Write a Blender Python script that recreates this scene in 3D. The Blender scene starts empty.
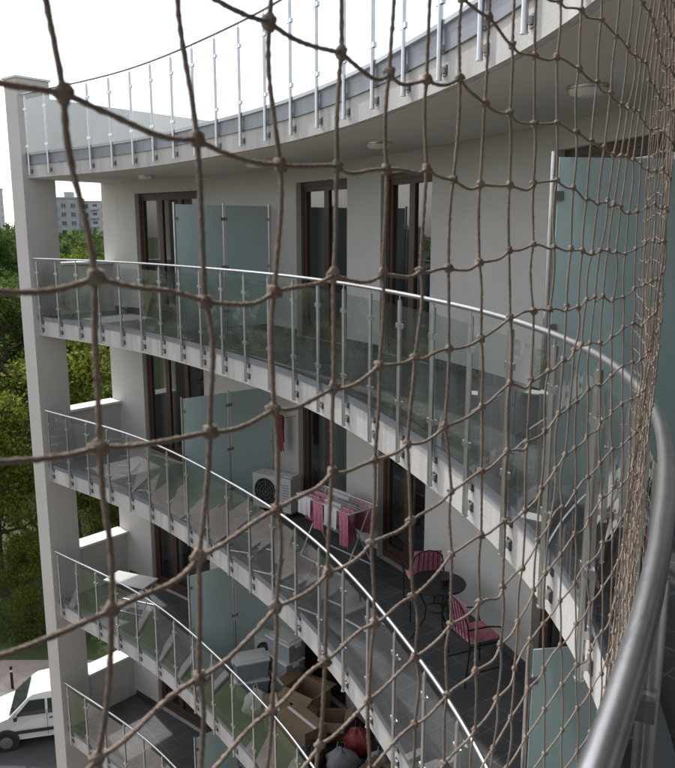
import bpy, math, random
import numpy as np
from mathutils import Vector
random.seed(7); rng=np.random.default_rng(7)
H=16.65
sc=bpy.context.scene
# ------------------------------------------------------------ helpers
class MB:
    def __init__(s): s.v=[]; s.f=[]; s.m=[]; s.sm=[]
    def add(s,vs,fs,m=0,smooth=False):
        o=len(s.v); s.v.extend([tuple(p) for p in vs])
        for f in fs: s.f.append(tuple(i+o for i in f)); s.m.append(m); s.sm.append(smooth)
    def hexa(s,b,t,m=0):
        s.add(list(b)+list(t),[(3,2,1,0),(4,5,6,7),(0,1,5,4),(1,2,6,5),(2,3,7,6),(3,0,4,7)],m)
    def obox(s,p0,p1,w,z0,z1,m=0):
        p0=Vector(p0[:2]);p1=Vector(p1[:2]); d=(p1-p0).normalized(); n=Vector((-d.y,d.x))*w/2
        q=[p0-n,p1-n,p1+n,p0+n]
        s.hexa([(a.x,a.y,z0) for a in q],[(a.x,a.y,z1) for a in q],m)
    def box(s,c,sz,m=0,rot=0.0,M=None):
        cx,cy,cz=c; sx,sy,sz_=[k/2 for k in sz]; cr,sr=math.cos(rot),math.sin(rot)
        P=[]
        for z in(-sz_,sz_):
            for x,y in((-sx,-sy),(sx,-sy),(sx,sy),(-sx,sy)):
                P.append((cx+x*cr-y*sr,cy+x*sr+y*cr,cz+z))
        s.hexa(P[:4],P[4:],m)
    def tube(s,pts,r,n=8,m=0,cap=True):
        pts=[Vector(p) for p in pts]; N=len(pts)
        if not hasattr(r,'__len__'): r=[r]*N
        V=[];F=[];up=None
        for i,p in enumerate(pts):
            t=(pts[min(i+1,N-1)]-pts[max(i-1,0)])
            if t.length<1e-9: t=Vector((0,0,1))
            t.normalize()
            if up is None:
                up=Vector((0,0,1)) if abs(t.z)<.9 else Vector((1,0,0))
            a=t.cross(up)
            if a.length<1e-5: a=t.cross(Vector((1,.3,0)))
            a.normalize(); b=t.cross(a).normalized(); 
            if abs(t.z)>.9: up=Vector((1,0,0))
            for k in range(n):
                q=2*math.pi*k/n; V.append(p+a*math.cos(q)*r[i]+b*math.sin(q)*r[i])
        for i in range(N-1):
            for k in range(n):
                k2=(k+1)%n; F.append((i*n+k,i*n+k2,(i+1)*n+k2,(i+1)*n+k))
        s.add(V,F,m,True)
        if cap:
            s.add(V[:n],[tuple(range(n))[::-1]],m); s.add(V[-n:],[tuple(range(n))],m)
def mk(name,mb,mats,parent=None,loc=None,rotz=0,bevel=0):
    me=bpy.data.meshes.new(name); me.from_pydata(mb.v,[],mb.f)
    me.polygons.foreach_set('material_index',mb.m); me.polygons.foreach_set('use_smooth',mb.sm)
    for m in mats: me.materials.append(m)
    me.update(); ob=bpy.data.objects.new(name,me); sc.collection.objects.link(ob)
    if loc is not None: ob.location=loc
    ob.rotation_euler[2]=rotz
    if parent: ob.parent=parent
    if bevel:
        b=ob.modifiers.new('bev','BEVEL'); b.width=bevel; b.segments=2; b.limit_method='ANGLE'; b.angle_limit=math.radians(40)
    return ob
def empty(name,loc=(0,0,0),rotz=0):
    e=bpy.data.objects.new(name,None); e.location=loc; e.rotation_euler[2]=rotz; sc.collection.objects.link(e); return e

# ------------------------------------------------------------ materials
def newmat(name):
    m=bpy.data.materials.new(name); m.use_nodes=True; nt=m.node_tree; nt.nodes.clear()
    out=nt.nodes.new('ShaderNodeOutputMaterial'); return m,nt,out
def mat(name,col,rough=.7,var=.15,scale=3.,bump=0.,bscale=60.,metal=0.,col2=None,stretch=(1,1,1),spec=.5,streak=0.,tiles=0.):
    m,nt,out=newmat(name); N=nt.nodes; L=nt.links
    b=N.new('ShaderNodeBsdfPrincipled'); L.new(b.outputs[0],out.inputs[0])
    b.inputs['Roughness'].default_value=rough; b.inputs['Metallic'].default_value=metal
    b.inputs['Specular IOR Level'].default_value=spec
    tc=N.new('ShaderNodeTexCoord'); mp=N.new('ShaderNodeMapping'); mp.inputs['Scale'].default_value=stretch
    L.new(tc.outputs['Object'],mp.inputs[0])
    nz=N.new('ShaderNodeTexNoise'); nz.inputs['Scale'].default_value=scale; nz.inputs['Detail'].default_value=8; nz.inputs['Roughness'].default_value=.65
    L.new(mp.outputs[0],nz.inputs[0])
    cr=N.new('ShaderNodeValToRGB'); cr.color_ramp.elements[0].position=.3; cr.color_ramp.elements[1].position=.7
    c2=col2 if col2 else tuple(min(1,c*(1+var)) for c in col); c1=col if col2 else tuple(c*(1-var) for c in col)
    cr.color_ramp.elements[0].color=(*c1,1); cr.color_ramp.elements[1].color=(*c2,1)
    L.new(nz.outputs[0],cr.inputs[0]); src=cr.outputs[0]
    if streak:
        mp2=N.new('ShaderNodeMapping'); mp2.inputs['Scale'].default_value=(6,6,.9); L.new(tc.outputs['Object'],mp2.inputs[0])
        n3=N.new('ShaderNodeTexNoise'); n3.inputs['Scale'].default_value=1.0; n3.inputs['Detail'].default_value=5; L.new(mp2.outputs[0],n3.inputs[0])
        r3=N.new('ShaderNodeValToRGB'); r3.color_ramp.elements[0].position=.52; r3.color_ramp.elements[0].color=(1,1,1,1); r3.color_ramp.elements[1].position=.75; k=1-streak; r3.color_ramp.elements[1].color=(k,k*.985,k*.96,1)
        L.new(n3.outputs[0],r3.inputs[0]); mm=N.new('ShaderNodeMixRGB'); mm.blend_type='MULTIPLY'; mm.inputs[0].default_value=1; L.new(src,mm.inputs[1]); L.new(r3.outputs[0],mm.inputs[2]); src=mm.outputs[0]
    if tiles:
        mp3=N.new('ShaderNodeMapping'); mp3.inputs['Rotation'].default_value=(0,0,.9); L.new(tc.outputs['Object'],mp3.inputs[0])
        bt=N.new('ShaderNodeTexBrick'); bt.offset=0; bt.inputs['Scale'].default_value=1; bt.inputs['Brick Width'].default_value=tiles; bt.inputs['Row Height'].default_value=tiles; bt.inputs['Mortar Size'].default_value=.006
        bt.inputs['Color1'].default_value=(1,1,1,1); bt.inputs['Color2'].default_value=(.82,.82,.82,1); bt.inputs['Mortar'].default_value=(1.9,1.9,1.9,1); L.new(mp3.outputs[0],bt.inputs[0])
        mm=N.new('ShaderNodeMixRGB'); mm.blend_type='MULTIPLY'; mm.inputs[0].default_value=1; L.new(src,mm.inputs[1]); L.new(bt.outputs[0],mm.inputs[2]); src=mm.outputs[0]
    L.new(src,b.inputs['Base Color'])
    if bump:
        n2=N.new('ShaderNodeTexNoise'); n2.inputs['Scale'].default_value=bscale; n2.inputs['Detail'].default_value=4
        L.new(tc.outputs['Object'],n2.inputs[0])
        bp=N.new('ShaderNodeBump'); bp.inputs['Strength'].default_value=bump; bp.inputs['Distance'].default_value=.01
        L.new(n2.outputs[0],bp.inputs['Height']); L.new(bp.outputs[0],b.inputs['Normal'])
    return m
def glassmat(name,tint,milk=.05,milkcol=(.6,.7,.68),ior=1.5,boost=1.0,rough=0.01,dirt=0.06):
    m,nt,out=newmat(name); N=nt.nodes; L=nt.links
    tr=N.new('ShaderNodeBsdfTransparent'); tr.inputs[0].default_value=(*tint,1)
    df=N.new('ShaderNodeBsdfDiffuse'); df.inputs[0].default_value=(*milkcol,1)
    gl=N.new('ShaderNodeBsdfGlossy'); gl.inputs['Roughness'].default_value=rough
    tc=N.new('ShaderNodeTexCoord'); nz=N.new('ShaderNodeTexNoise'); nz.inputs['Scale'].default_value=2.2; nz.inputs['Detail'].default_value=8
    L.new(tc.outputs['Object'],nz.inputs[0])
    mr=N.new('ShaderNodeMapRange'); mr.inputs[1].default_value=.4; mr.inputs[2].default_value=.75; mr.inputs[3].default_value=milk; mr.inputs[4].default_value=milk+dirt
    L.new(nz.outputs[0],mr.inputs[0])
    m1=N.new('ShaderNodeMixShader'); L.new(mr.outputs[0],m1.inputs[0]); L.new(tr.outputs[0],m1.inputs[1]); L.new(df.outputs[0],m1.inputs[2])
    fr=N.new('ShaderNodeFresnel'); fr.inputs[0].default_value=ior
    mu=N.new('ShaderNodeMath'); mu.operation='MULTIPLY'; mu.use_clamp=True; mu.inputs[1].default_value=boost; L.new(fr.outputs[0],mu.inputs[0])
    m2=N.new('ShaderNodeMixShader'); L.new(mu.outputs[0],m2.inputs[0]); L.new(m1.outputs[0],m2.inputs[1]); L.new(gl.outputs[0],m2.inputs[2])
    L.new(m2.outputs[0],out.inputs[0]); return m
def frosted(name,col):
    m,nt,out=newmat(name); N=nt.nodes; L=nt.links
    df=N.new('ShaderNodeBsdfDiffuse'); tl=N.new('ShaderNodeBsdfTranslucent'); gl=N.new('ShaderNodeBsdfGlossy')
    df.inputs[0].default_value=(*col,1); tl.inputs[0].default_value=(*[c*1.05 for c in col],1); gl.inputs['Roughness'].default_value=.18
    tc=N.new('ShaderNodeTexCoord'); nz=N.new('ShaderNodeTexNoise'); nz.inputs['Scale'].default_value=1.3; nz.inputs['Detail'].default_value=6
    L.new(tc.outputs['Object'],nz.inputs[0]); cr=N.new('ShaderNodeValToRGB')
    cr.color_ramp.elements[0].position=.3; cr.color_ramp.elements[0].color=(*[c*.9 for c in col],1); cr.color_ramp.elements[1].position=.7; cr.color_ramp.elements[1].color=(*col,1)
    L.new(nz.outputs[0],cr.inputs[0]); L.new(cr.outputs[0],df.inputs[0])
    a=N.new('ShaderNodeMixShader'); a.inputs[0].default_value=.38; L.new(df.outputs[0],a.inputs[1]); L.new(tl.outputs[0],a.inputs[2])
    fr=N.new('ShaderNodeFresnel'); fr.inputs[0].default_value=1.4
    b=N.new('ShaderNodeMixShader'); L.new(fr.outputs[0],b.inputs[0]); L.new(a.outputs[0],b.inputs[1]); L.new(gl.outputs[0],b.inputs[2])
    L.new(b.outputs[0],out.inputs[0]); return m
def leafmat(name,c1,c2,c3):
    m,nt,out=newmat(name); N=nt.nodes; L=nt.links
    ge=N.new('ShaderNodeNewGeometry'); cr=N.new('ShaderNodeValToRGB')
    cr.color_ramp.elements[0].color=(*c1,1); cr.color_ramp.elements[1].color=(*c3,1); e=cr.color_ramp.elements.new(.6); e.color=(*c2,1)
    tc=N.new('ShaderNodeTexCoord'); nz=N.new('ShaderNodeTexNoise'); nz.inputs['Scale'].default_value=.7; L.new(tc.outputs['Object'],nz.inputs[0])
    oi=N.new('ShaderNodeObjectInfo')
    a=N.new('ShaderNodeMath'); a.operation='MULTIPLY_ADD'; a.inputs[1].default_value=.45; L.new(ge.outputs['Random Per Island'],a.inputs[0]); 
    s=N.new('ShaderNodeMath'); s.operation='MULTIPLY_ADD'; s.inputs[1].default_value=.35; s.inputs[2].default_value=-.08; L.new(oi.outputs['Random'],s.inputs[0]); L.new(s.outputs[0],a.inputs[2])
    s2=N.new('ShaderNodeMath'); s2.operation='MULTIPLY_ADD'; s2.inputs[1].default_value=.45; L.new(nz.outputs[0],s2.inputs[0]); L.new(a.outputs[0],s2.inputs[2])
    L.new(s2.outputs[0],cr.inputs[0])
    df=N.new('ShaderNodeBsdfDiffuse'); tl=N.new('ShaderNodeBsdfTranslucent'); L.new(cr.outputs[0],df.inputs[0])
    hs=N.new('ShaderNodeHueSaturation'); hs.inputs['Value'].default_value=1.9; hs.inputs['Hue'].default_value=.485; L.new(cr.outputs[0],hs.inputs['Color']); L.new(hs.outputs[0],tl.inputs[0])
    mx=N.new('ShaderNodeMixShader'); mx.inputs[0].default_value=.45; L.new(df.outputs[0],mx.inputs[1]); L.new(tl.outputs[0],mx.inputs[2]); L.new(mx.outputs[0],out.inputs[0]); return m

M_wall=mat('render_wall',(.555,.535,.50),.9,.07,.9,.3,110,col2=(.62,.60,.56),streak=.035)
M_slab=mat('slab_concrete',(.43,.42,.405),.9,.1,2.6,.3,50,col2=(.60,.59,.57),stretch=(1,1,.35),streak=.25)
M_ceil=mat('ceiling_paint',(.56,.54,.50),.9,.05,.8,.1,60,col2=(.62,.60,.555))
M_flash=mat('zinc_flashing',(.22,.235,.26),.5,.15,4,.1,30,metal=.3)
M_floor=mat('balcony_tile',(.055,.058,.064),.5,.3,2.5,.1,30,col2=(.095,.10,.105),tiles=.33)
M_steel=mat('stainless_steel',(.58,.58,.59),.3,.12,9,.03,40,metal=.95)
M_dark=mat('bracket_metal',(.12,.12,.12),.4,.2,9,metal=.8)
M_glass=glassmat('railing_glass',(.87,.92,.91),.025,(.52,.57,.57),1.5,1.9,.008,.09)
M_win=glassmat('window_glass',(.55,.60,.60),.02,(.3,.3,.3),1.55,2.2,.005,.03)
M_frame=mat('brown_window_frame',(.085,.048,.034),.45,.2,12)
M_frost=frosted('frosted_glass',(.68,.82,.82))
M_white=mat('white_cap',(.80,.79,.77),.6,.05,4)
M_curt=mat('curtain_cloth',(.6,.57,.52),.9,.08,5)
M_lamp=mat('lamp_opal',(.75,.74,.70),.4,.03,3)
# ------------------------------------------------------------ plan curve of the balcony edge
P=[(-5.85,15.27),(-3.3,13.0),(-1.2,10.2),(-.05,8.1),(.72,5.9),(1.03,4.5),(1.1,3.3),(.95,2.26),(.675,1.51),(.435,.99),(.275,.69),(.05,.32),(-.42,-.38),(-1.7,-1.9),(-3.3,-3.4)]
P=[np.array(p) for p in P]; P=[2*P[0]-P[1]]+P+[2*P[-1]-P[-2]]
dense=[]
for i in range(1,len(P)-2):
    p0,p1,p2,p3=P[i-1:i+3]
    for t in np.linspace(0,1,40,endpoint=False):
        dense.append(.5*((2*p1)+(-p0+p2)*t+(2*p0-5*p1+4*p2-p3)*t*t+(-p0+3*p1-3*p2+p3)*t**3))
dense.append(P[-2]); dense=np.array(dense)
def resamp(d,step):
    l=np.concatenate([[0],np.cumsum(np.linalg.norm(np.diff(d,axis=0),axis=1))]); n=int(l[-1]/step)
    q=np.linspace(0,l[-1],n+1); return np.stack([np.interp(q,l,d[:,0]),np.interp(q,l,d[:,1])],1),q
C,q=resamp(dense,.05)
for _ in range(70): C[1:-1]=.25*C[:-2]+.5*C[1:-1]+.25*C[2:]
C,SQ=resamp(C,.05); SL=SQ[-1]; DS=SQ[1]-SQ[0]
T=np.gradient(C,axis=0); T/=np.linalg.norm(T,axis=1)[:,None]
def E(s,off=0.0):
    if s<0: c=C[0]+T[0]*s; t=T[0]
    else:
        k=min(max(s/DS,0),len(C)-1.001); i=int(k); f=k-i; c=C[i]*(1-f)+C[i+1]*f; t=T[i]*(1-f)+T[i+1]*f; t=t/np.linalg.norm(t)
    return (c[0]-t[1]*off, c[1]+t[0]*off)
def ang(s):
    a=E(s-.02);b=E(s+.02); return math.atan2(b[1]-a[1],b[0]-a[0])
SEND=SL-.05
def sweep(mb,s0,s1,o0,o1,z0,z1,m=0,step=.2,caps=True):
    n=max(1,int(math.ceil((s1-s0)/step))); V=[];F=[]
    for i in range(n+1):
        s=s0+(s1-s0)*i/n; a=E(s,o0); b=E(s,o1)
        V+=[(a[0],a[1],z0),(b[0],b[1],z0),(b[0],b[1],z1),(a[0],a[1],z1)]
    for i in range(n):
        o=i*4
        for k in range(4):
            k2=(k+1)%4; F.append((o+k,o+4+k,o+4+k2,o+k2))
    if caps: F+=[(0,1,2,3),(n*4+3,n*4+2,n*4+1,n*4)]
    mb.add(V,F,m)
FL=[1.35,-1.65,-4.65,-7.65,-10.65,-13.65]
DEP=1.8
# ------------------------------------------------------------ building
bld=empty('apartment_building')
mb=MB()
for fz in FL: sweep(mb,0,SEND,.05,9.7,fz-.35+H,fz+H,0)
mk('floor_slabs',mb,[M_slab],bld)
mb=MB()
for fz in FL:
    sweep(mb,.02,SEND-.02,.11,DEP-.01,fz-.356+H,fz-.352+H,0)
mk('balcony_ceilings',mb,[M_ceil],bld)
mb=MB()
for fz in FL[1:]: sweep(mb,.02,SEND-.02,.10,DEP-.01,fz+.004+H,fz+.012+H,0)
sweep(mb,.02,SEND-.02,.16,9.6,FL[0]+.004+H,FL[0]+.012+H,0)
mk('balcony_floor_tiles',mb,[M_floor],bld)
mb=MB()
for i,fz in enumerate(FL):
    h=.10 if i==0 else .02
    sweep(mb,.01,SEND-.01,.03,.15,fz+.004+H,fz+h+.01+H,0)
    sweep(mb,.01,SEND-.01,.03,.046,fz-.05-(.06 if i==0 else 0)+H,fz+.003+H,0)
mk('edge_flashing',mb,[M_flash],bld)
OPEN=[(.9,2.75),(5.4,6.7),(7.45,8.45),(10.5,12.3),(14.0,15.6),(17.5,19)]
wall=MB(); fr=MB(); gl=MB(); cur=MB()
for li,fz in enumerate(FL[1:]+[-16.65]):
    z0=fz+H; z1=fz+2.65+H; zt=fz+2.4+H; s=0
    for (a,b) in OPEN:
        sweep(wall,s,a,DEP,DEP+.3,z0,z1); sweep(wall,a,b,DEP,DEP+.3,zt,z1); s=b
        A=Vector(E(a,DEP+.14));B=Vector(E(b,DEP+.14)); d=(B-A).normalized(); L=(B-A).length
        zb=z0+.012
        fr.obox(A,A+d*.07,.09,zb,zt); fr.obox(B-d*.07,B,.09,zb,zt)
        fr.obox(A+d*.07,B-d*.07,.09,zt-.07,zt); fr.obox(A+d*.07,B-d*.07,.09,zb,zb+.09)
        nleaf=2 if L<1.9 else 3; lw=(L-.14)/nleaf
        for k in range(nleaf):
            u=A+d*(.07+k*lw); v=A+d*(.07+(k+1)*lw)
            fr.obox(u,u+d*.06,.06,zb+.09,zt-.07); fr.obox(v-d*.06,v,.06,zb+.09,zt-.07)
            fr.obox(u+d*.06,v-d*.06,.06,zt-.14,zt-.07); fr.obox(u+d*.06,v-d*.06,.06,zb+.09,zb+.2)
            p=u+d*.06;r=v-d*.06
            gl.add([(p.x,p.y,zb+.2),(r.x,r.y,zb+.2),(r.x,r.y,zt-.14),(p.x,p.y,zt-.14)],[(0,1,2,3)])
        n=Vector((-d.y,d.x)); mode=random.random()
        rngs=[(0,.28),(.75,1)] if mode<.45 else ([(0,1)] if mode<.62 else ([(0,.45)] if mode<.85 else []))
        for (f0,f1) in rngs:
            m_=40; V=[];F=[]
            for k in range(m_+1):
                u=A+d*L*(f0+(f1-f0)*k/m_)+n*(.28+.03*math.sin(k*1.1)+.012*math.sin(k*2.7))
                V+=[(u.x,u.y,z0+.03),(u.x,u.y,zt-.05)]
            for k in range(m_): F.append((2*k,2*k+2,2*k+3,2*k+1))
            cur.add(V,F,0,True)
    sweep(wall,s,SEND,DEP,DEP+.3,z0,z1)
mk('facade_wall',wall,[M_wall],bld); mk('window_frames',fr,[M_frame],bld); mk('window_panes',gl,[M_win],bld); mk('curtains',cur,[M_curt],bld)
mb=MB()
for fz in FL[1:]:
    s=0
    for (a,b) in OPEN+[(SEND,SEND)]:
        sweep(mb,s+.01,a-.01,DEP-.012,DEP-.001,fz+.013+H,fz+.11+H); s=b
mk('floor_skirting',mb,[M_floor],bld)
mb=MB()
sweep(mb,-.3,SEND,9.7,10.0,0,FL[0]+.0+H,0,step=.6)
sweep(mb,-.3,0,DEP,9.7,0,FL[0]+H-.001,0); sweep(mb,SEND,SEND+.3,0,9.7,0,FL[0]+H)
for a in (4.7,9.6,13.1):
    for fz in FL[1:]: sweep(mb,a-.08,a+.08,DEP+.3,9.7,fz+.001+H,fz+2.649+H)
for fz in FL[1:]: sweep(mb,.1,SEND-.1,6.0,6.1,fz+.001+H,fz+2.649+H)
mk('outer_walls',mb,[M_wall],bld)
mb=MB()
sweep(mb,-.45,0,-.06,.6,0,2.8+H,0); 
sweep(mb,-.28,-.02,.6,6.0,FL[0]+.001+H,2.5+H,0)
for fz in FL[1:]: sweep(mb,-.28,-.04,.6,DEP,fz-.35+H,fz+1.0+H,0)
sweep(mb,-.28,-.04,.6,DEP,FL[0]-.35+H,FL[0]+H,0)
mk('end_column_and_parapets',mb,[M_wall],bld)
mb=MB()
for fz in FL[1:]: sweep(mb,-.38,.05,.603,DEP-.003,fz+1.003+H,fz+1.05+H,0)
sweep(mb,-.48,.03,-.09,.63,2.803+H,2.84+H,0)
mk('parapet_caps',mb,[M_white],bld)
# ceiling lamps
def disc(mb,c,r,h,m=0,n=24):
    mb.tube([(c[0],c[1],c[2]),(c[0],c[1],c[2]-h*.6),(c[0],c[1],c[2]-h)],[r,r,r*.8],n,m)
for li,fz in enumerate(FL[:-1]):
    for s in (2.4,5.6,8.6,12.1,15.5):
        mb=MB(); e=E(s,.95); disc(mb,(0,0,0),.145,.03,1); mb.tube([(0,0,-.025),(0,0,-.055),(0,0,-.07)],[.13,.12,.06],24,0)
        mk('ceiling_lamp',mb,[M_lamp,M_steel],None,(e[0],e[1],fz-.357+H))
# ------------------------------------------------------------ railings
def railing(fz):
    mb=MB(); z=fz+H; zr=z+1.15
    n=int((SEND-.05)/.1); pts=[(*E(.03+(SEND-.1)*i/n,0),zr) for i in range(n+1)]
    mb.tube(pts,.0185,14,0)
    s=.16; ss=[]
    while s<SEND-.1: ss.append(s); s+=.68
    for s in ss:
        x,y=E(s)
        mb.tube([(x,y,z-.29),(x,y,zr-.055)],.020,10,0)
        mb.tube([(x,y,zr-.055),(x,y,zr-.015)],.008,6,0)
        mb.tube([(x,y,z-.30),(x,y,z-.29)],.024,10,0)
        for zz in (z-.08,z-.23):
            p=E(s,.048); mb.obox((x,y),p,.035,zz-.02,zz+.02,0)
            p1=E(s,.040); p2=E(s,.049); mb.obox(p1,p2,.07,zz-.035,zz+.035,2)
        for zz in (z+.22,z+.88):
            q0=E(s-.055,0);q1=E(s+.055,0); mb.obox(q0,q1,.03,zz-.02,zz+.02,0)
    for i in range(len(ss)-1):
        a=E(ss[i]+.035);b=E(ss[i+1]-.035)
        j0,j1=random.gauss(0,.004),random.gauss(0,.004); n0=E(ss[i]+.035,j0); n1=E(ss[i+1]-.035,j1)
        mb.add([(n0[0],n0[1],z+.06),(n1[0],n1[1],z+.06),(b[0],b[1],zr-.10),(a[0],a[1],zr-.10)],[(0,1,2,3)],1)
    return mk('balcony_railing',mb,[M_steel,M_glass,M_dark])
for fz in FL: railing(fz)
# ------------------------------------------------------------ partitions
def partition(s,fz,o0=.22,o1=1.74,h0=.14,h1=2.06,np_=2):
    mb=MB(); z=fz+H; w=(o1-o0)/np_
    for k in range(np_):
        a=E(s,o0+k*w+.03); b=E(s,o0+(k+1)*w-.03); mb.obox(a,b,.012,z+h0,z+h1,0)
    for k in range(np_+1):
        p=E(s,o0+k*w); mb.tube([(p[0],p[1],z+.01),(p[0],p[1],z+h1+.03)],.018,10,1)
        for zz in (.4,1.1,1.85):
            a=E(s,max(o0,o0+k*w-.06));b=E(s,min(o1,o0+k*w+.06)); mb.obox(a,b,.035,z+zz-.025,z+zz+.025,1)
    return mk('balcony_partition_screen',mb,[M_frost,M_steel])
for fz in FL[1:]:
    partition(4.7,fz,.07,1.77)
    partition(13.1,fz,.20,1.75,.14,2.06,1 if fz==-1.65 else 2)
# ------------------------------------------------------------ netting
def cord(p,q,side,r,ns,nr,sag,bow,lobes,tw0):
    p=np.array(p);q=np.array(q); d=q-p; L=np.linalg.norm(d); t=d/L
    if abs(t[2])>.7: a=np.array([side[0],side[1],0.])
    else: a=np.array([0,0,1.])
    a=a-t*np.dot(a,t); a/=np.linalg.norm(a); b=np.cross(t,a)
    u=np.linspace(0,1,ns+1)[:,None]; w=4*u*(1-u)
    ctr=p+d*u+w*(a*sag+b*bow)+ (np.sin(u*math.pi*2)*bow*.5)*a
    ph=(np.arange(nr)/nr*2*math.pi)[None,:]; 
    rad=r*(1+lobes*np.cos(2*(ph-(u*L/.009*2*math.pi)-tw0)))*(1+(.07*rng.normal(size=(ns+1,nr)) if lobes else 0))
    V=ctr[:,None,:]+a[None,None,:]*(np.cos(ph)*rad)[:,:,None]+b[None,None,:]*(np.sin(ph)*rad)[:,:,None]
    V=V.reshape(-1,3)
    i=np.arange(ns)[:,None]*nr; k=np.arange(nr)[None,:]; k2=(k+1)%nr
    F=np.stack([i+k,i+k2,i+nr+k2,i+nr+k],-1).reshape(-1,4)
    return V,F
Vs=[];Fs=[];off=0
def push(V,F):
    global off
    Vs.append(V);Fs.append(F+off);off+=len(V)
CELL=.056; s0,s1=15.25,19.0; nc=int((s1-s0)/CELL); z0n=-1.700; nrw=48
G=np.zeros((nc+1,nrw+1,3))
def sn(x,y,k): return math.sin(x*1.7+k)*math.cos(y*2.3+k*2)+.6*math.sin(x*4.1+y*3.3+k*3)
for i in range(nc+1):
    for j in range(nrw+1):
        s=s0+i*CELL; z=z0n+j*CELL
        u=min(1,max(0,(s-16.3)/1.2)); u=u*u*(3-2*u)
        s+=.004*sn(i*.35,j*.3,1)+rng.normal(0,.0022); zz=z+.006*sn(i*.3,j*.25,4)+rng.normal(0,.0022)
        o=-.045-.05*u+.010*sn(i*.15,j*.12,7)
        x,y=E(s,o); G[i,j]=(x,y,zz)
def knot(c,r,hi):
    n1,n2=(10,7) if hi else (6,4)
    sc3=np.array([1+.25*rng.random(),1+.25*rng.random(),1.0+.35*rng.random()])
    V=[];F=[]
    ph0=rng.random()*6.28
    for a in range(n2+1):
        th=math.pi*a/n2
        for b in range(n1):
            ph=2*math.pi*b/n1
            rr=r*(1+.22*math.sin(3*ph+ph0+2*th)*math.sin(th)+.12*math.sin(5*th+ph0))
            V.append((rr*math.sin(th)*math.cos(ph)*sc3[0],rr*math.sin(th)*math.sin(ph)*sc3[1],rr*math.cos(th)*sc3[2]))
    for a in range(n2):
        for b in range(n1):
            b2=(b+1)%n1; F.append((a*n1+b,(a+1)*n1+b,(a+1)*n1+b2,a*n1+b2))
    push(np.array(V)+c,np.array(F))
for i in range(nc+1):
    for j in range(nrw+1):
        p=G[i,j]; dist=np.linalg.norm(p)
        side=np.array([*T[min(len(T)-1,int((s0+i*CELL)/DS))],0.])
        if dist<.75: ns,nr,lb=22,7,.17
        elif dist<2: ns,nr,lb=5,5,0
        else: ns,nr,lb=3,4,0
        r=.00112
        if i<nc:
            V,F=cord(p,G[i+1,j],side,r,ns,nr,-.002+rng.normal(0,.0016),rng.normal(0,.0015),lb,rng.random()*6); push(V,F)
        if j<nrw:
            V,F=cord(p,G[i,j+1],side,r,ns,nr,rng.normal(0,.0012),rng.normal(0,.0012),lb,rng.random()*6); push(V,F)
        knot(p,.0029,dist<.75)
V=np.concatenate(Vs); F=np.concatenate(Fs); V[:,2]+=H
me=bpy.data.meshes.new('balcony_netting'); me.vertices.add(len(V)); me.vertices.foreach_set('co',V.ravel())
me.loops.add(F.size); me.loops.foreach_set('vertex_index',F.ravel().astype(np.int32)); me.polygons.add(len(F))
me.polygons.foreach_set('loop_start',np.arange(0,F.size,4,dtype=np.int32))
me.update(calc_edges=True); me.polygons.foreach_set('use_smooth',[True]*len(F))
M_cord=mat('net_cord',(.27,.205,.165),.95,.2,30,.6,900,col2=(.42,.335,.27))
me.materials.append(M_cord); net=bpy.data.objects.new('balcony_netting',me); sc.collection.objects.link(net)

# ------------------------------------------------------------ balcony things
M_plw=mat('white_plastic',(.68,.67,.64),.45,.06,5)
M_blk=mat('dark_metal',(.03,.03,.032),.45,.2,8,metal=.4)
M_pink=mat('pink_fabric',(.56,.20,.26),.9,.3,22,.3,80)
M_card=mat('cardboard',(.27,.19,.12),.9,.15,5,.15,60)
M_red=mat('red_plastic',(.26,.035,.035),.5,.3,9,.6,14)
M_bin=mat('clear_plastic_bin',(.30,.33,.36),.35,.2,6)
M_clw=mat('white_laundry',(.72,.70,.70),.9,.06,6)
M_tile=mat('grey_fabric',(.25,.25,.27),.9,.2,10,.4,50)
M_green=mat('potted_foliage',(.04,.09,.025),.7,.4,20)
M_terra=mat('terracotta',(.33,.13,.07),.8,.15,8)
def place(name,mb,mats,s,o,fz,rot=0,bevel=0,zo=.012):
    x,y=E(s,o); return mk(name,mb,mats,None,(x,y,fz+zo+H),ang(s)+rot,bevel)
def ac_unit():
    mb=MB(); mb.box((0,0,.38),(.80,.30,.58),0)
    for x in(-.28,.28): mb.box((x,0,.045),(.06,.34,.08),1)
    for r in(.235,.18,.125,.07): mb.tube([( -.12+r*math.cos(a),-.156,.38+r*math.sin(a)) for a in np.linspace(0,2*math.pi,25)],.005,5,1)
    mb.tube([(-.12,-.1505,.38),(-.12,-.153,.38)],.24,28,2)
    for k in range(8):
        a=k*math.pi/4; mb.tube([(-.12,-.156,.38),(-.12+.235*math.cos(a),-.156,.38+.235*math.sin(a))],.004,4,1)
    for k in range(9): mb.box((.29,-.152,.2+k*.045),(.15,.006,.012),1)
    mb.box((.3,0,.69),(.16,.2,.02),0)
    mb.tube([(.41,.02,.3),(.48,.04,.28),(.5,.1,.2),(.48,.2,.1)],.018,8,0)
    return mb
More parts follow.
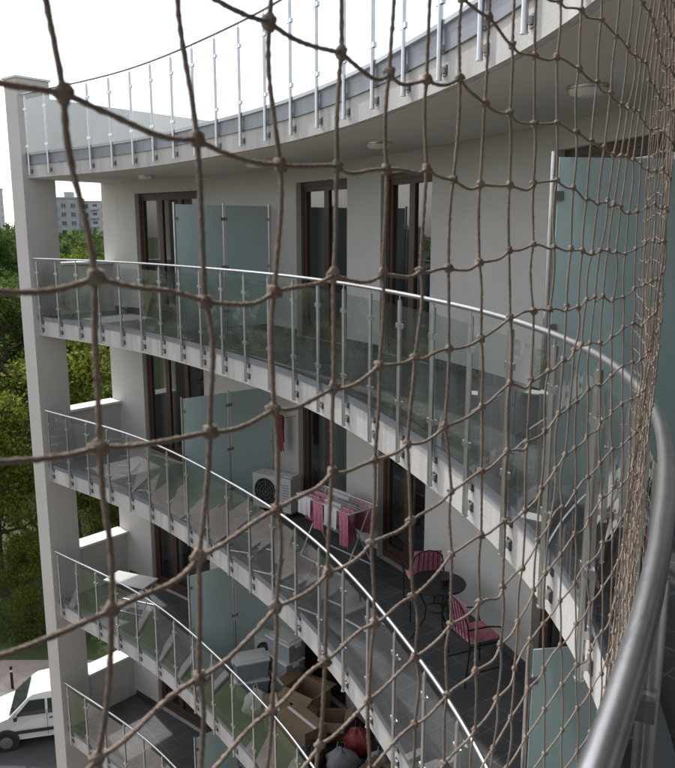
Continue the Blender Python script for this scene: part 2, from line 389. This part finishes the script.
def cloth(mb,p0,p1,drop,m,wob=.02):
    p0=Vector(p0);p1=Vector(p1); d=p1-p0; n=Vector((-d.y,d.x,0)).normalized(); V=[];F=[];a_=14;b_=8
    ph=random.random()*6
    for i in range(a_+1):
        for j in range(b_+1):
            t=j/b_; w=wob*t*math.sin(i*1.1+ph)+wob*.5*t*math.sin(i*2.3+ph)
            q=p0+d*(i/a_)+n*w+Vector((0,0,-drop*t*(1+.04*math.sin(i+ph)))); V.append(q)
    for i in range(a_):
        for j in range(b_):
            F.append((i*(b_+1)+j,(i+1)*(b_+1)+j,(i+1)*(b_+1)+j+1,i*(b_+1)+j+1))
    mb.add(V,F,m,True)
def drying_rack():
    mb=MB(); L=1.15; W=.52; h=.92
    for x in(-L/2+.1,L/2-.1):
        mb.tube([(x,-.28,0),(x,.22,h)],.011,8,0); mb.tube([(x,.28,0),(x,-.22,h)],.011,8,0)
    for y in(-.28,.28): mb.tube([(-L/2+.1,y,.01),(L/2-.1,y,.01)],.011,8,0)
    for y in(-W/2,W/2): mb.tube([(-L/2,y,h),(L/2,y,h)],.011,8,0)
    for x in(-L/2,L/2): mb.tube([(x,-W/2,h),(x,W/2,h)],.011,8,0)
    for k in range(9): y=-W/2+W*(k+1)/10; mb.tube([(-L/2,y,h),(L/2,y,h)],.004,5,0)
    for x0,x1,y,dr,m in [(-.55,-.25,-.27,.28,2),(-.2,.02,-.27,.42,1),(.05,.32,-.27,.30,2),(.36,.55,-.27,.5,1),(-.5,-.1,.0,.45,1),(0,.4,.02,.5,3),(-.45,.0,.26,.4,2),(.05,.5,.26,.48,1),(-.3,.1,.14,.3,2),(-.5,-.2,-.14,.4,1),(-.1,.25,-.13,.3,2),(.28,.52,-.13,.5,1)]:
        cloth(mb,(x0,y,h+.012),(x1,y,h+.012),dr,m); cloth(mb,(x0,y+.03,h+.012),(x1,y+.03,h+.012),dr*.7,m)
        mb.add([(x0,y,h+.013),(x1,y,h+.013),(x1,y+.03,h+.013),(x0,y+.03,h+.013)],[(0,1,2,3)],m)
    return mb
def chair():
    mb=MB(); r=.009
    for x in(-.2,.2):
        mb.tube([(x,-.2,0),(x,-.2,.44)],r,8,0); mb.tube([(x*1.0,.24,0),(x,.19,.44),(x,.23,.7),(x*.8,.27,.86)],r,8,0)
        mb.tube([(x,-.2,.44),(x*1.15,-.16,.62),(x*1.15,.0,.655),(x,.215,.64)],r,8,0)
        mb.tube([(x,-.2,.44),(x,.2,.44)],r,8,0); mb.tube([(x,-.2,.14),(x,.22,.14)],r*.8,6,0)
    for y in(-.2,.2): mb.tube([(-.2,y,.44),(.2,y,.44)],r,8,0)
    mb.tube([(-.16,.27,.86),(-.1,.28,.91),(0,.285,.93),(.1,.28,.91),(.16,.27,.86)],r,8,0)
    for x in(-.12,-.06,0,.06,.12): mb.tube([(x,.2,.5),(x,.235,.7),(x*.9,.275,.9)],r*.6,6,0)
    def cushion(c,sx,sy,sz,tilt,m):
        V=[];F=[];n=10
        for sgn in(1,-1):
            for i in range(n+1):
                for j in range(n+1):
                    u=i/n*2-1;v=j/n*2-1; e=max(0,(1-u**6)*(1-v**6))**.5
                    x=u*sx;y=v*sy;z=sgn*sz*e*(1-.25*math.exp(-12*(u*u+v*v)))
                    V.append((c[0]+x,c[1]+y*math.cos(tilt)-z*math.sin(tilt),c[2]+y*math.sin(tilt)+z*math.cos(tilt)))
        o=(n+1)**2
        for i in range(n):
            for j in range(n):
                a=i*(n+1)+j; f=(a,a+n+1,a+n+2,a+1); F.append(f); F.append(tuple(k+o for k in f[::-1]))
        mb.add(V,F,m,True)
    cushion((0,-.01,.475),.19,.19,.032,0,1); cushion((0,.2,.72),.17,.19,.028,math.radians(80),1)
    return mb
def round_table():
    mb=MB(); mb.tube([(0,0,.70),(0,0,.715)],.31,40,1)
    mb.tube([(.315*math.cos(a),.315*math.sin(a),.708) for a in np.linspace(0,2*math.pi,41)],.012,8,0)
    for k in range(3):
        a=k*2.094; c,s=math.cos(a),math.sin(a); mb.tube([(c*.26,s*.26,.7),(c*.12,s*.12,.4),(c*.14,s*.14,.25),(c*.29,s*.29,0)],.010,8,0)
    mb.tube([(.12*math.cos(a),.12*math.sin(a),.4) for a in np.linspace(0,2*math.pi,17)],.007,6,0)
    mb.tube([(.08,.05,.715),(.08,.05,.73),(.08,.05,.79)],[.04,.045,.05],14,1)
    return mb
def carton(w,d,h,open_=True):
    mb=MB(); t=.006
    mb.box((0,0,t),(w,d,2*t)); mb.box((0,-d/2+t/2,h/2+t),(w,t,h-t*2)); mb.box((0,d/2-t/2,h/2+t),(w,t,h-t*2))
    mb.box((-w/2+t/2,0,h/2+t),(t,d-2*t,h-t*2)); mb.box((w/2-t/2,0,h/2+t),(t,d-2*t,h-t*2))
    if open_:
        for sg in(-1,1):
            y=sg*d/2; mb.add([(-w/2,y,h),(w/2,y,h),(w/2,y+sg*d*.4,h-.05*random.random()-.03),(-w/2,y+sg*d*.4,h-.08)],[(0,1,2,3)])
            x=sg*w/2; mb.add([(x,-d/2,h),(x,d/2,h),(x+sg*.12,d/2,h+.1),(x+sg*.12,-d/2,h+.1)],[(0,1,2,3)])
    else:
        mb.box((0,0,h+.003),(w+.002,d+.002,.008)); mb.box((0,0,h+.009),(w*.99,.05,.003),1)
    return mb
def bin_():
    mb=MB(); w,d,h=.56,.38,.30
    b=[(-w/2+.03,-d/2+.03,0),(w/2-.03,-d/2+.03,0),(w/2-.03,d/2-.03,0),(-w/2+.03,d/2-.03,0)]
    t=[(-w/2,-d/2,h),(w/2,-d/2,h),(w/2,d/2,h),(-w/2,d/2,h)]; mb.hexa(b,t,0); mb.box((0,0,h+.018),(w+.03,d+.03,.03),1); mb.box((0,0,h+.04),(w*.8,d*.75,.012),1)
    for sg in(-1,1): mb.box((sg*(w/2+.02),0,h-.02),(.03,.12,.06),1)
    return mb
def bag(m=0):
    mb=MB(); n1,n2=18,12;V=[];F=[];k=random.random()*9
    for a in range(n2+1):
        th=math.pi*a/n2
        for b in range(n1):
            ph=2*math.pi*b/n1; rr=1+.12*math.sin(3*ph+k)+.1*math.sin(5*ph+4*th+k)+.05*math.sin(9*ph-3*th)
            zz=.2+.2*math.cos(th)
            w=math.sin(th)**.7*(.23 if zz<.2 else .23-.12*((zz-.2)/.2)**2)
            V.append((w*rr*math.cos(ph),w*rr*.8*math.sin(ph),zz*(1+.05*math.sin(4*ph+k))))
    for a in range(n2):
        for b in range(n1):
            b2=(b+1)%n1; F.append((a*n1+b,(a+1)*n1+b,(a+1)*n1+b2,a*n1+b2))
    mb.add(V,F,m,True); mb.tube([(-.06,0,.38),(-.05,0,.5),(.05,.01,.5),(.06,0,.38)],.008,6,m); return mb
def fold_table():
    mb=MB(); mb.box((0,0,.62),(1.0,.5,.025),0)
    for x in(-.42,.42):
        mb.tube([(x,-.24,0),(x,.2,.605)],.013,8,1); mb.tube([(x,.24,0),(x,-.2,.605)],.013,8,1)
    for y in(-.24,.24): mb.tube([(-.42,y,.02),(.42,y,.02)],.011,8,1)
    return mb
def plant(h=.5):
    mb=MB(); mb.tube([(0,0,0),(0,0,.24),(0,0,.27)],[.10,.14,.15],20,1)
    for k in range(160):
        a=random.random()*6.28; r=.22*random.random()**.5; z=.3+random.random()*h; c=Vector((r*math.cos(a),r*math.sin(a),z))
        u=Vector([random.gauss(0,1) for _ in range(3)]).normalized()*.06; v=Vector([random.gauss(0,1) for _ in range(3)]).normalized()*.03
        mb.add([c-u,c+v,c+u,c-v],[(0,1,2,3)],0)
    for k in range(6):
        a=k; mb.tube([(0,0,.25),(.1*math.cos(a),.1*math.sin(a),.3+h*.7)],.006,5,0)
    return mb
L1,L2,L3=FL[2],FL[3],FL[4]
place('air_conditioner',ac_unit(),[M_plw,M_tile,M_blk],5.2,1.5,L1,0.35,.008)
place('air_conditioner',ac_unit(),[M_plw,M_tile,M_blk],5.15,1.5,L2,0.35,.008)
place('drying_rack',drying_rack(),[M_plw,M_pink,M_clw,M_tile],7.3,1.2,L1,.15)
place('garden_chair',chair(),[M_blk,M_pink],9.0,1.4,L1,-1.9)
place('garden_chair',chair(),[M_blk,M_pink],10.3,1.25,L1,3.2)
place('round_table',round_table(),[M_blk,M_blk],9.6,1.2,L1)
place('folding_table',fold_table(),[M_plw,M_steel],1.45,.85,L2,.3)
for k in range(3): place('storage_bin',bin_(),[M_bin,M_plw],5.65+.03*k,1.3,L2,.1*k,.006,.012+k*.35)
for k in range(2): place('storage_bin',bin_(),[M_bin,M_plw],5.4,.8,L2,.1*k+1.2,.006,.012+k*.35)
place('cardboard_box',carton(.6,.45,.45),[M_card,M_white],6.35,1.3,L2,.3)
place('cardboard_box',carton(.5,.4,.35,False),[M_card,M_white],6.3,.75,L2,-.4)
place('cardboard_box',carton(.45,.35,.3),[M_card,M_white],7.0,1.3,L2,.9)
place('cardboard_box',carton(.7,.4,.5,False),[M_card,M_white],7.05,.75,L2,.1)
place('carrier_bag',bag(),[M_red],7.55,1.4,L2); place('carrier_bag',bag(),[M_tile],7.8,.95,L2,1)
place('carrier_bag',bag(),[M_tile],8.1,1.4,L2,2); place('carrier_bag',bag(),[M_clw],5.9,.6,L2,2); place('carrier_bag',bag(),[M_blk],7.55,.6,L2,1.4)
place('cardboard_box',carton(.5,.4,.4),[M_card,M_white],8.6,1.2,L2,.4)
place('potted_plant',plant(),[M_green,M_terra],3.4,1.4,L1); place('potted_plant',plant(.35),[M_green,M_terra],3.2,1.5,FL[1])
place('potted_plant',plant(.4),[M_green,M_terra],11.7,1.2,L1)
mb=MB(); mb.tube([(-.16,0,1.65),(.16,0,1.65)],.010,8,1); cloth(mb,(-.09,-.02,1.665),(.07,-.02,1.665),.6,0,.03); cloth(mb,(-.09,.02,1.665),(.07,.02,1.665),.45,0,.02)
mb.add([(-.09,-.02,1.665),(.07,-.02,1.665),(.07,.02,1.665),(-.09,.02,1.665)],[(0,1,2,3)],0)
for x in(-.15,.15): mb.tube([(x,0,1.65),(x,.2,1.65)],.008,6,1)
place('red_towel',mb,[M_red,M_steel],5.2,1.6,L1)

# ------------------------------------------------------------ ground
M_grass=mat('lawn',(.045,.075,.02),.95,.3,.35,.4,8,col2=(.085,.115,.035))
M_asph=mat('asphalt',(.05,.05,.052),.9,.15,1.5,.3,80,col2=(.075,.075,.077))
M_pave=mat('paving',(.27,.22,.20),.9,.1,2,.2,30,col2=(.36,.31,.28))
M_kerb=mat('kerbstone',(.34,.33,.31),.9,.1,3,.2,40)
M_paint=mat('road_paint',(.75,.75,.73),.7,.08,6)
def sheet(name,x0,x1,y0,y1,z,m):
    mb=MB(); mb.add([(x0,y0,z),(x1,y0,z),(x1,y1,z),(x0,y1,z)],[(0,1,2,3)]); return mk(name,mb,[m])
sheet('ground',-2500,2500,-1500,3500,0.0,M_grass)
sheet('road',-70,-5.5,19.0,25.6,.004,M_asph)
mb=MB(); mb.box((-37.75,25.75,.065),(64.5,.3,.122)); mb.box((-37.75,18.85,.065),(64.5,.3,.122)); mk('kerb',mb,[M_kerb],bevel=.02)
mb=MB(); mb.box((-37.75,27.0,.058),(64.5,2.2,.108)); mk('pavement',mb,[M_pave])
mb=MB()
for x in np.arange(-60,-6,2.6): mb.add([(x,23.4,.008),(x+.12,23.4,.008),(x+.12,25.55,.008),(x,25.55,.008)],[(0,1,2,3)])
mk('parking_markings',mb,[M_paint])
sheet('pavement',-30,-1.5,-12,16.5,.004,M_pave)
for k in range(7):
    mb=MB(); mb.tube([(0,0,0),(0,0,.8),(0,0,.86),(0,0,.9)],[.05,.05,.055,.02],12,0); mb.tube([(0,0,.68),(0,0,.76)],.053,12,1)
    mk('bollard',mb,[M_blk,M_white],None,(-6.5-1.8*k,26.15,.11))
# ------------------------------------------------------------ van
def van():
    e=empty('parked_van')
    Mp=mat('white_car_paint',(.74,.75,.76),.25,.02,2); Mg=mat('car_glass',(.02,.025,.03),.08,.1,2,spec=.8); Mt=mat('tyre',(.02,.02,.02),.85,.2,9); Mb=mat('black_trim',(.03,.03,.03),.6,.1,6); Ml=mat('headlight',(.5,.52,.55),.15,.1,9)
    prof=[(-2.15,.35,.86),(-2.2,.75,.88),(-2.17,1.1,.88),(-2.08,1.65,.80),(-1.95,1.82,.74),(-1.2,1.87,.73),(0,1.87,.73),(.45,1.82,.73),(.62,1.72,.74),(1.25,1.13,.84),(1.5,1.05,.84),(2.0,.90,.80),(2.15,.72,.78),(2.2,.5,.78),(2.15,.3,.78)]
    mb=MB(); n=len(prof); V=[(x,-w,z) for x,z,w in prof]+[(x,w,z) for x,z,w in prof]
    F=[(i,i+1,n+i+1,n+i)[::-1] for i in range(n-1)]+[(0,n,2*n-1,n-1)]
    mb.add(V,F,0)
    for sg in(-1,1):
        o=0 if sg<0 else n
        mb.add([V[o+i] for i in range(n)],[tuple(range(n)) if sg<0 else tuple(range(n))[::-1]],0)
    body=mk('body',mb,[Mp],e,bevel=.05)
    g=MB()
    def q(pts,m=0): g.add(pts,[(0,1,2,3)],m)
    q([(1.23,-.74,1.19),(1.23,.74,1.19),(.68,.66,1.715),(.68,-.66,1.715)]); 
    for sg in(-1,1):
        def yy(z): return sg*(.895-(z-1.1)*.145 if z>1.1 else .895)
        for (x0,x1,x2,x3) in [(.1,1.02,.58,.1),(-.95,0.02,.02,-.95),(-1.95,-1.03,-1.03,-1.9)]:
            q([(x0,yy(1.17)-sg*.03,1.17),(x1,yy(1.17)-sg*.03,1.17),(x2,yy(1.66)-sg*.03,1.66),(x3,yy(1.66)-sg*.03,1.66)])
        g.box((.05,sg*.873,.8),(.012,.012,.75),1); g.box((-1.0,sg*.873,.8),(.012,.012,.75),1)
        g.box((0,sg*.882,.62),(2.2,.03,.1),1); g.box((-.1,sg*.885,1.02),(.16,.03,.03),1)
        g.box((1.0,sg*.98,1.22),(.1,.2,.15),1); g.box((2.07,sg*.62,.76),(.16,.3,.14),2)
        g.box((-2.17,sg*.78,1.0),(.06,.12,.4),3)
        for x in(-1.4,1.35):
            g.tube([(x,sg*.68,.32),(x,sg*.885,.32)],.40,28,1); g.tube([(x,sg*.70,.32),(x,sg*.90,.32)],.32,28,4); g.tube([(x,sg*.90,.32),(x,sg*.908,.32)],.2,24,5)
    q([(-2.14,-.6,1.15),(-2.14,.6,1.15),(-2.085,.58,1.65),(-2.085,-.58,1.65)])
    g.box((2.17,0,.42),(.1,1.5,.22),1); g.box((2.2,0,.62),(.04,.7,.08),1); g.box((-2.2,0,.45),(.1,1.6,.2),1); g.box((2.235,0,.45),(.012,.5,.11),0)
    mk('windows_wheels_and_trim',g,[Mg,Mb,Ml,M_red,Mt,M_steel],e,bevel=0)
    return e
v=van(); v.location=(-9.6,23.9,.006); v.rotation_euler[2]=math.radians(180+14)
# ------------------------------------------------------------ trees
M_bark=mat('bark',(.09,.07,.05),.95,.3,6,.5,20)
ML=[leafmat('leaves_a',(.03,.055,.014),(.075,.115,.025),(.15,.18,.04)),leafmat('leaves_b',(.025,.048,.016),(.055,.09,.028),(.10,.13,.04)),leafmat('leaves_c',(.055,.078,.018),(.115,.145,.028),(.19,.20,.045))]
def leaves(centers,rad,per,size):
    Vl=[]
    for c,r in zip(centers,rad):
        n=int(per*(r/1.0)**2)
        d=rng.normal(size=(n,3)); d/=np.linalg.norm(d,axis=1)[:,None]
        rr=r*rng.random(n)**.45; p=np.array(c)+d*rr[:,None]*np.array([1,1,.75])
        u=rng.normal(size=(n,3)); u/=np.linalg.norm(u,axis=1)[:,None]; w=rng.normal(size=(n,3)); w-=u*(u*w).sum(1)[:,None]; w/=np.linalg.norm(w,axis=1)[:,None]
        sz=size*(.6+.8*rng.random(n))[:,None]
        Vl.append(np.stack([p-u*sz,p+w*sz*.55,p+u*sz,p-w*sz*.55],1).reshape(-1,3))
    return np.concatenate(Vl)
def tree_mesh(name,h,R,mi,seed):
    random.seed(seed); mb=MB()
    trunk=[(0,0,0),(.1,.05,h*.2),(.05,.15,h*.42),(.2,.1,h*.65),(.15,0,h*.85)]
    mb.tube(trunk,[.26,.2,.16,.1,.04],9,0)
    cs=[];rs=[]
    for k in range(15):
        t=.28+.6*k/15; a=k*2.4+random.random(); l=R*(1.05-.75*abs(t-.45)/.5)*random.uniform(.7,1.1); z0=h*t
        base=Vector((.12,.1,z0)); tip=base+Vector((math.cos(a)*l,math.sin(a)*l,l*random.uniform(.25,.7))); mid=base.lerp(tip,.5)+Vector((0,0,-.1*l))
        mb.tube([base,mid,tip],[.09,.055,.02],6,0)
        for j in range(4):
            f=random.uniform(.4,1.08); c=base.lerp(tip,f)+Vector([random.gauss(0,.45) for _ in range(3)]); cs.append(tuple(c)); rs.append(random.uniform(.5,1.15)*R/3.6)
    for j in range(10):
        cs.append((random.gauss(.1,.7),random.gauss(0,.7),h*random.uniform(.78,1.0))); rs.append(random.uniform(.5,.9)*R/3.6)
    LV=leaves(cs,rs,280,.10)
    o=len(mb.v); nl=len(LV)//4
    mb.v.extend(map(tuple,LV)); mb.f.extend([(o+4*i,o+4*i+1,o+4*i+2,o+4*i+3) for i in range(nl)]); mb.m.extend([1]*nl); mb.sm.extend([False]*nl)
    me=bpy.data.meshes.new(name); me.from_pydata(mb.v,[],mb.f); me.polygons.foreach_set('material_index',mb.m); me.materials.append(M_bark); me.materials.append(ML[mi]); me.update(); return me
TM=[tree_mesh('tree_a',11.5,4.0,0,1),tree_mesh('tree_b',13,3.7,1,2),tree_mesh('tree_c',9.5,3.6,2,3),tree_mesh('tree_d',12,4.4,0,4)]
def addtree(x,y,k,s=1.0,name='deciduous_tree'):
    ob=bpy.data.objects.new(name,TM[k]); ob.location=(x,y,0); ob.rotation_euler[2]=random.random()*6.28; ob.scale=(s,s,s*random.uniform(.92,1.1)); sc.collection.objects.link(ob)
random.seed(5)
pos=[(-15.5,34,2,.95),(-10.5,32.5,2,.8),(-14,40,2,1.15),(-19,37,0,.95),(-9.5,37,0,.9),(-18.5,43,1,1.15),(-12,47,2,1.1),(-23,31,1,.9),(-7,31.5,1,.55),(-12.8,30.4,2,.42),(-5,34,2,.9),(-8,42,0,1.0),(-15,52,3,1.2),(-24,56,1,1.2)]
for p in pos: addtree(*p)
for gx in range(-9,5):
    for gy in range(0,7):
        x=gx*8.5-3+random.uniform(-3,3); y=52+gy*9+random.uniform(-3,3)
        addtree(x,y,random.randrange(4),random.uniform(.95,1.25))
for k in range(16): addtree(-45-random.random()*25,-25+k*5+random.uniform(-2,2),random.randrange(4),random.uniform(.8,1.1))
for k in range(5): addtree(-30-k*6,33+random.uniform(0,12),random.randrange(4),.95)
random.seed(3)
shr=MB(); cs=[(random.uniform(-26,-4),29.2+random.random()*1.6,.5+random.random()*.5) for _ in range(50)]; LV=leaves(cs,[.8]*50,260,.06)
nl=len(LV)//4; shr.v=list(map(tuple,LV)); shr.f=[(4*i,4*i+1,4*i+2,4*i+3) for i in range(nl)]; shr.m=[0]*nl; shr.sm=[False]*nl
for c in cs: shr.tube([(c[0],c[1],0),(c[0]+.1,c[1],c[2])],.03,5,1)
mk('shrub_hedge',shr,[ML[0],M_bark])
cs=[];rs=[]
for k in range(1600):
    y=115+320*random.random()**1.3; x=random.uniform(-1.1,.6)*y; cs.append((x,y,8+6.5*random.random()+ (y-115)*.006)); rs.append(random.uniform(3,5.5))
LV=leaves(cs,rs,9,.62); nl=len(LV)//4
dm=MB(); dm.v=list(map(tuple,LV)); dm.f=[(4*i,4*i+1,4*i+2,4*i+3) for i in range(nl)]; dm.m=[0]*nl; dm.sm=[False]*nl
mk('distant_trees',dm,[ML[1]])
# distant blocks
M_bw=mat('block_render',(.58,.58,.58),.9,.06,.2); M_bg=mat('block_grey',(.40,.41,.43),.9,.1,.2); M_bk=mat('block_brick',(.36,.17,.12),.9,.15,.4); M_wn=mat('block_window',(.09,.10,.115),.15,.4,.5)
def block(x,y,w,d,h,rot,m,name='distant_apartment_block',bal=True):
    e=empty(name,(x,y,0),rot)
    mb=MB(); mb.box((0,0,h/2),(w,d,h)); mb.box((0,0,h+.25),(w+.5,d+.5,.5)); mb.box((w*.2,0,h+1.5),(3,3,2)); mk('walls',mb,[m],e)
    g=MB(); fr_=MB(); nf=int(h/3); nx=int(w/3)
    for f in range(nf):
        for k in range(nx):
            xx=-w/2+(k+.5)*w/nx; z=1.6+f*3
            for sg in(-1,1):
                g.box((xx,sg*(d/2+.01),z),(1.5,.06,1.4)); fr_.box((xx,sg*(d/2+.06),z-.75),(1.7,.2,.08)); fr_.box((xx,sg*(d/2+.045),z),(.07,.03,1.4))
                if bal and k%3==1: fr_.box((xx,sg*(d/2+.6),z-1.2),(2.6,1.2,.15)); fr_.box((xx,sg*(d/2+1.15),z-.7),(2.6,.08,.95))
        for k in range(int(d/4)):
            yy=-d/2+(k+.5)*d/int(d/4)
            for sg in(-1,1): g.box((sg*(w/2+.01),yy,1.6+f*3),(.06,1.4,1.4))
    mk('windows',g,[M_wn],e); mk('sills_and_balconies',fr_,[M_bw],e)
block(-97,285,13,14,28,.15,M_bg); block(-83,290,13,12,27,-.1,M_bw); block(-150,330,22,14,34,.1,M_bw)
block(-64,88,34,13,26,-.35,M_bk,'brick_apartment_block'); block(-62,-8,13,50,17,.1,M_bw,'rendered_apartment_block'); block(-30,-55,50,13,20,.2,M_bk,'brick_apartment_block')
# ------------------------------------------------------------ light, sky
az=math.atan2(-.62,.78); el=math.radians(50)
w=bpy.data.worlds.new('World'); sc.world=w; w.use_nodes=True; nt=w.node_tree; nt.nodes.clear()
o=nt.nodes.new('ShaderNodeOutputWorld'); bg=nt.nodes.new('ShaderNodeBackground'); sk=nt.nodes.new('ShaderNodeTexSky'); sk.sky_type='NISHITA'; sk.sun_disc=False
sk.sun_elevation=el; sk.sun_rotation=az; sk.dust_density=2.0; sk.air_density=1.0; sk.ozone_density=1.5
hs=nt.nodes.new('ShaderNodeHueSaturation'); hs.inputs['Saturation'].default_value=.30; hs.inputs['Value'].default_value=1.75
nt.links.new(sk.outputs[0],hs.inputs['Color'])
bg.inputs[1].default_value=.15; nt.links.new(hs.outputs[0],bg.inputs[0]); nt.links.new(bg.outputs[0],o.inputs[0])
sd=bpy.data.lights.new('sun','SUN'); sd.energy=2.8; sd.angle=math.radians(1.5); sd.color=(1,.97,.92); so=bpy.data.objects.new('sun',sd); sc.collection.objects.link(so)
sv=Vector((math.sin(az)*math.cos(el),math.cos(az)*math.cos(el),math.sin(el))); so.rotation_euler=(-sv).to_track_quat('-Z','Y').to_euler(); so.location=(-20,30,60)
# ------------------------------------------------------------ camera
cd=bpy.data.cameras.new('camera'); cd.sensor_fit='VERTICAL'; cd.sensor_height=24; cd.lens=24*780/768; cd.clip_start=.02; cd.clip_end=6000
cd.dof.use_dof=True; cd.dof.focus_distance=6.0; cd.dof.aperture_fstop=20
co=bpy.data.objects.new('camera',cd); sc.collection.objects.link(co); co.location=(0,0,H); co.rotation_euler=(math.radians(90)-math.atan(.195),0,math.radians(-.2)); sc.camera=co
sc.view_settings.view_transform='Standard'; sc.view_settings.look='None'; sc.view_settings.exposure=0
